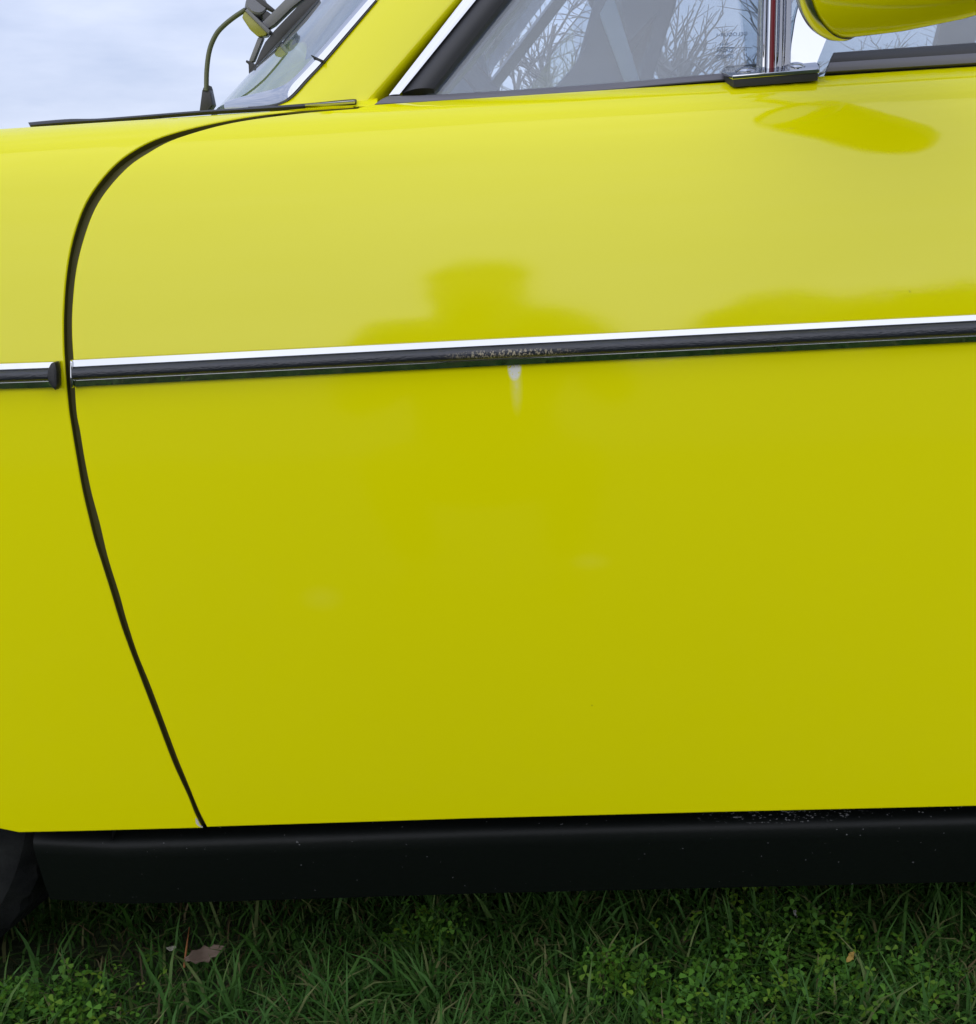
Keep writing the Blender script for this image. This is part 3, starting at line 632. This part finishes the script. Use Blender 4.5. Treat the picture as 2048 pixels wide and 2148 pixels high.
# ---------------------------------------------------------------- grass and litter
rng = np.random.default_rng(7)
def blades(name, n, xr, yr, hr_, wr, mats, seed, lean=1., keep=None, label=None, clump=0):
    g_ = np.random.default_rng(seed)
    x = g_.uniform(*xr, n); y = g_.uniform(*yr, n)
    if clump:
        c = np.stack([g_.uniform(*xr, clump), g_.uniform(*yr, clump)], 1); k = g_.integers(0, clump, n); x = c[k, 0]+g_.normal(0, .016, n); y = c[k, 1]+g_.normal(0, .016, n)
    if keep is not None:
        q = keep(x, y) > g_.uniform(0, 1, n); x, y = x[q], y[q]; n = len(x)
    L = g_.uniform(*hr_, n); w = g_.uniform(*wr, n); a = g_.uniform(0, 2*np.pi, n); le = g_.uniform(.25, 1.25, n)*lean; tw = a+np.pi/2+g_.normal(0, .5, n)
    st = np.array([0, .35, .7, 1.0]); V = np.zeros((n, 7, 3)); idx = 0
    for k, s in enumerate(st):
        ang = le*s; px = x+np.cos(a)*L*s*np.sin(ang); py = y+np.sin(a)*L*s*np.sin(ang); pz = L*s*np.cos(ang)
        ww = w*(1-.55*s)*(.6 if k == 0 else 1)
        if k < 3:
            V[:, idx] = np.stack([px-np.cos(tw)*ww, py-np.sin(tw)*ww, pz], 1); V[:, idx+1] = np.stack([px+np.cos(tw)*ww, py+np.sin(tw)*ww, pz], 1); idx += 2
        else: V[:, idx] = np.stack([px, py, pz], 1)
    V[:, :, 2] -= .002
    b = (np.arange(n)*7)[:, None]
    T = np.concatenate([b+np.array([0, 1, 3]), b+np.array([0, 3, 2]), b+np.array([2, 3, 5]), b+np.array([2, 5, 4]), b+np.array([4, 5, 6])], 1).reshape(-1, 3)
    me = bpy.data.meshes.new(name); me.vertices.add(n*7); me.vertices.foreach_set('co', V.ravel()); me.loops.add(len(T)*3); me.loops.foreach_set('vertex_index', T.ravel().astype(np.int32))
    me.polygons.add(len(T)); me.polygons.foreach_set('loop_start', np.arange(0, len(T)*3, 3, dtype=np.int32)); me.polygons.foreach_set('loop_total', np.full(len(T), 3, np.int32))
    at = me.attributes.new('tone', 'FLOAT', 'POINT'); at.data.foreach_set('value', np.repeat(g_.uniform(0, 1, n), 7).astype(np.float32))
    me.update(); me.shade_smooth(); o = link(name, me, mats); tag(o, label, kind='stuff'); return o
def leafmat(name, ramp, rough=.5, trans=.25):
    m = mat(name, ramp[0], rough, 0, .22); h = N(m); a = h.n('ShaderNodeAttribute', attribute_name='tone').outputs['Fac']
    r = h.n('ShaderNodeValToRGB', {0: a}); e = r.color_ramp.elements; e[0].color = (*ramp[0], 1); e[1].color = (*ramp[-1], 1)
    for i, c in enumerate(ramp[1:-1]): q = e.new((i+1)/(len(ramp)-1)); q.color = (*c, 1)
    h.l(r.outputs[0], h.b.inputs['Base Color'])
    tl = h.n('ShaderNodeBsdfTranslucent', {0: r.outputs[0]}); mx_ = h.n('ShaderNodeMixShader', {0: trans, 1: h.b.outputs[0], 2: tl.outputs[0]})
    h.l(mx_.outputs[0], m.node_tree.nodes['Material Output'].inputs[0]); return m
gA = leafmat('grass_blade', [(.026, .080, .010), (.048, .135, .016), (.070, .165, .036), (.035, .105, .014), (.085, .18, .036), (.20, .20, .08)], .65)
gB = leafmat('clover_leaf', [(.06, .17, .015), (.085, .21, .018), (.06, .16, .022), (.15, .26, .02)], .65)
gC = leafmat('bounce_lawn_blade', [(.09, .18, .04), (.15, .25, .07), (.12, .21, .055), (.22, .27, .10)], .65)  # unseen lawn, brightened over the near grass to bounce light onto the lower door
bare = lambda x, y: np.clip((1-.85*np.exp(-(((x+.36)/.14)**2+((y-.17)/.22)**2)))*(1-.97*np.exp(-(((x+.56)/.12)**2+((y-.15)/.09)**2)**2)), .02, 1)
blades('grass', 78000, (-.75, .75), (-.35, .65), (.018, .046), (.0008, .0021), gA, 1, 1.45, bare, 'short shaded lawn grass along the sill of the car')
blades('tall_grass', 11000, (-.75, .75), (-.30, .45), (.045, .082), (.0012, .0028), gA, 2, 1.2, bare, 'longer tufts of grass blades under the car', clump=330)
blades('outer_grass', 60000, (-3, 3), (-4, -.3), (.02, .06), (.0015, .003), gC, 3, 1.1, None, 'lawn grass in front of the car')
blades('dry_thatch', 3400, (-.75, .75), (-.30, .5), (.02, .06), (.0007, .0016), leafmat('straw', [(.10, .075, .035), (.20, .15, .07), (.06, .05, .025), (.30, .25, .13)], .8), 9, 2.3, None, 'dead brown stalks matted between the green grass')
def clover(name, n, xr, yr, cent, seed, label):
    g_ = np.random.default_rng(seed); V, F, tone = [], [], []
    for i in range(n):
        c = cent[g_.integers(len(cent))]; x, y = c[0]+g_.normal(0, c[2]), c[1]+g_.normal(0, c[2]); z = g_.uniform(.012, .05); r_ = g_.uniform(.004, .0085); a0_ = g_.uniform(0, 6.28); tn = g_.uniform()
        tilt = Matrix.Rotation(g_.normal(0, .6), 3, 'X') @ Matrix.Rotation(g_.normal(0, .6), 3, 'Y')
        for k in range(3):
            a = a0_+k*2.094; b = len(V)
            for rr, da_, zz in ((0, 0, 0), (.55, -.42, .08), (1., -.36, .02), (1.12, 0, -.06), (1., .36, .02), (.55, .42, .08)):
                V.append(Vector((x, y, z))+tilt @ Vector((r_*rr*math.cos(a+da_), r_*rr*math.sin(a+da_), r_*zz))); tone.append(tn)
            F.append(tuple(range(b, b+6)))
    me = bpy.data.meshes.new(name); me.from_pydata(V, [], F); at = me.attributes.new('tone', 'FLOAT', 'POINT'); at.data.foreach_set('value', np.array(tone, np.float32)); me.shade_smooth()
    tag(link(name, me, gB), label, kind='stuff')
def gp(px, py, z=0.):     # pixel to the turf
    d = ray(px, py); return CAM+d*((z-CAM.z)/d.z)
cl = []
for px, py, r_ in ((1560, 2010, .035), (1640, 2080, .045), (1500, 2090, .04), (1720, 1980, .03), (1450, 2130, .03), (1760, 2120, .04), (1300, 2060, .02), (900, 1970, .018), (50, 2130, .022), (170, 2135, .025), (1590, 1930, .025), (1900, 2090, .03)): p = gp(px, py, .02); cl.append((p.x, p.y, r_))
clover('clover', 1900, None, None, cl, 5, 'patches of small green clover leaves in the lawn')

def leaf(name, px, py, ln, wd, rot, col, label, z=.035, curl=.25, tilt=.3):
    V, F = [], []; n = 9; p = gp(px, py, z)
    for i in range(n+1):
        t = i/n; w = wd*math.sin(math.pi*min(1, t*.93+.04))**.7*(1+.28*math.sin(11*t*math.pi+px)); zc = curl*ln*(t-.5)**2+.06*ln*math.sin(7*t+px)
        for s in (-1, -.5, 0, .5, 1): V.append(Vector((ln*(t-.5), w*s, zc+abs(s)*wd*.35)))
    for i in range(n):
        for j in range(4): F.append((i*5+j, i*5+j+1, (i+1)*5+j+1, (i+1)*5+j))
    rm = Matrix.Rotation(rot, 4, 'Z') @ Matrix.Rotation(tilt, 4, 'X'); V = [rm @ v for v in V]
    m = mat(name+'_mat', col, .7); h = N(m); h.l(h.mix(h.noise(120, 4), (col[0]*.6, col[1]*.55, col[2]*.5, 1), (*[c*1.25 for c in col], 1)), h.b.inputs['Base Color'])
    me = bpy.data.meshes.new(name); me.from_pydata(V, [], F); me.shade_smooth(); o = link(name, me, m); o.location = p
    md = o.modifiers.new('thickness', 'SOLIDIFY'); md.thickness = .0006
    tag(o, label, 'leaf', 'fallen leaves on the lawn'); return o
leaf('fallen_leaf', 428, 2003, .042, .0075, .55, (.15, .105, .075), 'curled pinkish brown dead leaf in the grass below the door corner', z=.036, tilt=.9)
leaf('fallen_leaf', 188, 1892, .032, .007, .1, (.22, .19, .16), 'dim grey brown dead leaf on bare soil beside the front tyre', z=.012)
leaf('fallen_leaf', 1783, 2008, .020, .003, 1.0, (.42, .28, .06), 'small yellow ochre leaf blade in the grass at the right', z=.05, tilt=.8)
leaf('fallen_leaf', 1667, 1918, .010, .004, 1.4, (.5, .48, .46), 'tiny pale grey leaf scrap standing in clover below the sill', z=.04, tilt=1.1)
leaf('fallen_leaf', 360, 1991, .010, .003, .2, (.28, .28, .22), 'tiny whitish leaf scrap left of the pinkish brown leaf', z=.04)
tw = tube('twig', [gp(386, 2030, .03), gp(391, 1990, .045), gp(397, 1945, .055)], [.0012, .001, .0006], mat('twig_bark', (.30, .11, .03), .7), seg=6)
tag(tw, 'thin reddish orange twig upright beside the pinkish brown leaf', 'twig')

# ---------------------------------------------------------------- bare trees beyond the car
bk_ = mat('bare_bark', (.20, .20, .19), .85); h = N(bk_); h.bump(h.noise(14, 5), .6, .02)
def tree_mesh(seed, H, levels=5, spread=.55):
    rnd = random.Random(seed); V, F = [], []
    def seg_(p, d, r, L, lv):
        a = d.orthogonal().normalized(); b = d.cross(a); k = 5 if lv > 2 else 4
        pts = [p]; dd = d.copy(); nseg = 3
        for i in range(nseg): dd = (dd+Vector((rnd.gauss(0, .12), rnd.gauss(0, .12), rnd.gauss(.03, .08)))).normalized(); pts.append(pts[-1]+dd*L/nseg)
        base = len(V)
        for i, q in enumerate(pts):
            rr = r*(1-.45*i/nseg)
            for j in range(k): t = 6.2832*j/k; V.append(q+(a*math.cos(t)+b*math.sin(t))*rr)
        for i in range(nseg):
            for j in range(k): F.append((base+i*k+j, base+i*k+(j+1) % k, base+(i+1)*k+(j+1) % k, base+(i+1)*k+j))
        if lv == 0: return
        for i in range(4 if lv > 2 else 3):
            t = rnd.uniform(.35, 1.0); q = pts[0].lerp(pts[1], t*3) if t < .33 else (pts[1].lerp(pts[2], t*3-1) if t < .67 else pts[2].lerp(pts[3], t*3-2))
            nd = (dd+Vector((rnd.gauss(0, spread), rnd.gauss(0, spread), rnd.gauss(.05, spread*.7)))).normalized()
            seg_(q, nd, r*.6*(1-.2*t), L*rnd.uniform(.6, .85), lv-1)
    seg_(Vector((0, 0, -.05)), Vector((0, 0, 1)), H*.03, H*.26, levels)
    return V, F
tms = []
for sd_ in (3, 8, 15):
    V, F = tree_mesh(sd_, 7.5); me = bpy.data.meshes.new('bare_tree'); me.from_pydata(V, [], F); me.materials.append(bk_); me.shade_smooth(); tms.append(me)
def far_pt(px, y): d = ray(px, 100); t = (y-CAM.y)/d.y; return CAM.x+d.x*t
spots = [(1085, 26, 0), (1200, 33, 1), (1440, 24, 2), (1810, 26, 1), (1980, 31, 2)]
names = ['first bare winter tree beyond the car, behind the instrument binnacle', 'second bare winter tree beyond the car, behind the front seats', 'bare winter tree seen through the glass left of the etched mark', 'bare winter tree seen below the yellow mirror bowl', 'rightmost bare winter tree seen behind the yellow mirror bowl']
for i, (px, y, k) in enumerate(spots):
    o = bpy.data.objects.new('bare_tree', tms[k]); COL.objects.link(o); o.location = (far_pt(px, y), y, 0); o.rotation_euler.z = i*1.7; s_ = 1.15+.15*(i % 3); o.scale = (s_, s_, s_*.85)
    tag(o, names[i], 'tree', 'bare trees beyond the car')
# hedge bank and wood behind the photographer, mirrored in the paint
def wood(name, centres, label, mt):
    g_ = np.random.default_rng(11); V, F = [], []
    for cx, cy, rr, hh in centres:
        for i in range(260):
            v = g_.normal(0, 1, 3); v /= np.linalg.norm(v); q = g_.uniform(.55, 1)**.5; c = Vector((cx+v[0]*rr*q, cy+v[1]*rr*q, max(.2, hh*.55+v[2]*hh*.5*q))); s = rr*g_.uniform(.12, .3); b = len(V)
            e1 = Vector(g_.normal(0, 1, 3)).normalized(); e2 = e1.orthogonal().normalized()
            V.extend([c-e1*s, c+e2*s*.8, c+e1*s, c-e2*s*.8]); F.append((b, b+1, b+2, b+3))
    me = bpy.data.meshes.new(name); me.from_pydata(V, [], F); tag(link(name, me, mt), label, kind='stuff')
wd = mat('winter_wood', (.03, .035, .025), .9); g_ = np.random.default_rng(2)
wood('far_wood', [(10+i*3.2+g_.uniform(-1, 1), -48+g_.uniform(-3, 3), g_.uniform(2.2, 3.6), g_.uniform(4.2, 6.6)) for i in range(22)], 'dark distant wood along the field behind the photographer', wd)

# ---------------------------------------------------------------- the photographer, crouched behind the camera (mirrored in the door)
def person():
    bx_, by_ = CAM.x-.11, CAM.y-.30
    J = {'pelvis': (0, -.10, .32, .15), 'waist': (0, -.04, .46, .135), 'chest': (0, .0, .60, .15), 'neckb': (0, .03, .76, .11), 'neck': (0, .05, .81, .10), 'skull': (0, .07, .875, .102), 'crown': (0, .065, .92, .085)}
    Eg = [('pelvis', 'waist'), ('waist', 'chest'), ('chest', 'neckb'), ('neckb', 'neck'), ('neck', 'skull'), ('skull', 'crown')]
    for s, n in ((-1, 'l'), (1, 'r')):
        J.update({'sh'+n: (.20*s, .02, .73, .08), 'el'+n: (.25*s, .13, .52, .048), 'wr'+n: (.085*s+.11, .24, .70, .03), 'pa'+n: (.07*s+.11, .255, .735, .026),
                  'hip'+n: (.10*s, -.06, .31, .10), 'kn'+n: (.17*s, .24, .40, .065), 'an'+n: (.15*s, -.02, .09, .045), 'to'+n: (.16*s, .14, .035, .035)})
        Eg += [('chest', 'sh'+n), ('sh'+n, 'el'+n), ('el'+n, 'wr'+n), ('wr'+n, 'pa'+n), ('pelvis', 'hip'+n), ('hip'+n, 'kn'+n), ('kn'+n, 'an'+n), ('an'+n, 'to'+n)]
    ks = list(J); me = bpy.data.meshes.new('person'); me.from_pydata([J[k][:3] for k in ks], [(ks.index(a), ks.index(b)) for a, b in Eg], [])
    jm = mat('olive_jacket', (.075, .095, .04), .85); o = link('person', me, jm); o.location = (bx_, by_, 0)
    md = o.modifiers.new('skin', 'SKIN'); md.use_smooth_shade = True; o.modifiers.new('sub', 'SUBSURF').levels = 2; o.modifiers['sub'].render_levels = 2
    if not me.skin_vertices: me.attributes
    bm = bmesh.new(); bm.from_mesh(me); ly = bm.verts.layers.skin.verify(); bm.verts.ensure_lookup_table()
    for i, k in enumerate(ks): bm.verts[i][ly].radius = (J[k][3], J[k][3]); bm.verts[i][ly].use_root = k == 'pelvis'
    bm.to_mesh(me); bm.free()
    tag(o, 'person in olive jacket and hat crouching to take the picture, mirrored in the door', 'person')
    skn = mat('skin', (.45, .27, .2), .5); hair = mat('olive_hat', (.07, .075, .045), .9)
    c = Vector((bx_+.11, by_, 0))
    def sub(name, ctr, rad, m, flat=None):
        bm = bmesh.new(); bmesh.ops.create_uvsphere(bm, u_segments=20, v_segments=14, radius=1)
        for v in bm.verts: v.co = Vector((v.co.x*rad[0], v.co.y*rad[1], v.co.z*rad[2]))+Vector(ctr)
        me2 = bpy.data.meshes.new(name); bm.to_mesh(me2); bm.free(); me2.shade_smooth(); q = link(name, me2, m); q.parent = o; return q
    sub('face', (0, .11, .855), (.072, .07, .092), skn); sub('hat', (0, .06, .925), (.104, .11, .065), hair); sub('nose', (0, .182, .85), (.012, .016, .018), skn)
    for s in (-1, 1):
        sub('eye', (.028*s, .173, .868), (.011, .008, .007), mat('eye', (.05, .04, .03), .3)); sub('ear', (.088*s, .085, .855), (.01, .02, .028), skn)
        for k in range(4):
            q = tube('finger', [Vector((.066*s+.11, .262, .718+.012*k)), Vector((.060*s+.11, .283, .722+.012*k)), Vector((.035*s+.11, .286-.002*k, .724+.012*k))], [.009, .0085, .0065], skn, seg=8); q.parent = o
        q = tube('thumb', [Vector((.068*s+.11, .245, .735)), Vector((.05*s+.11, .252, .755)), Vector((.028*s+.11, .255, .76))], [.011, .01, .008], skn, seg=8); q.parent = o
    ph = prism('smartphone', [c+Vector((-.038, .268, .715)), c+Vector((.038, .268, .715)), c+Vector((.038, .276, .785)), c+Vector((-.038, .276, .785))], (0, .008, -.0008), 'plastic', None, bev=.002)
    tag(ph, 'black smartphone held by the crouching photographer, mirrored in the door', 'phone')
person()
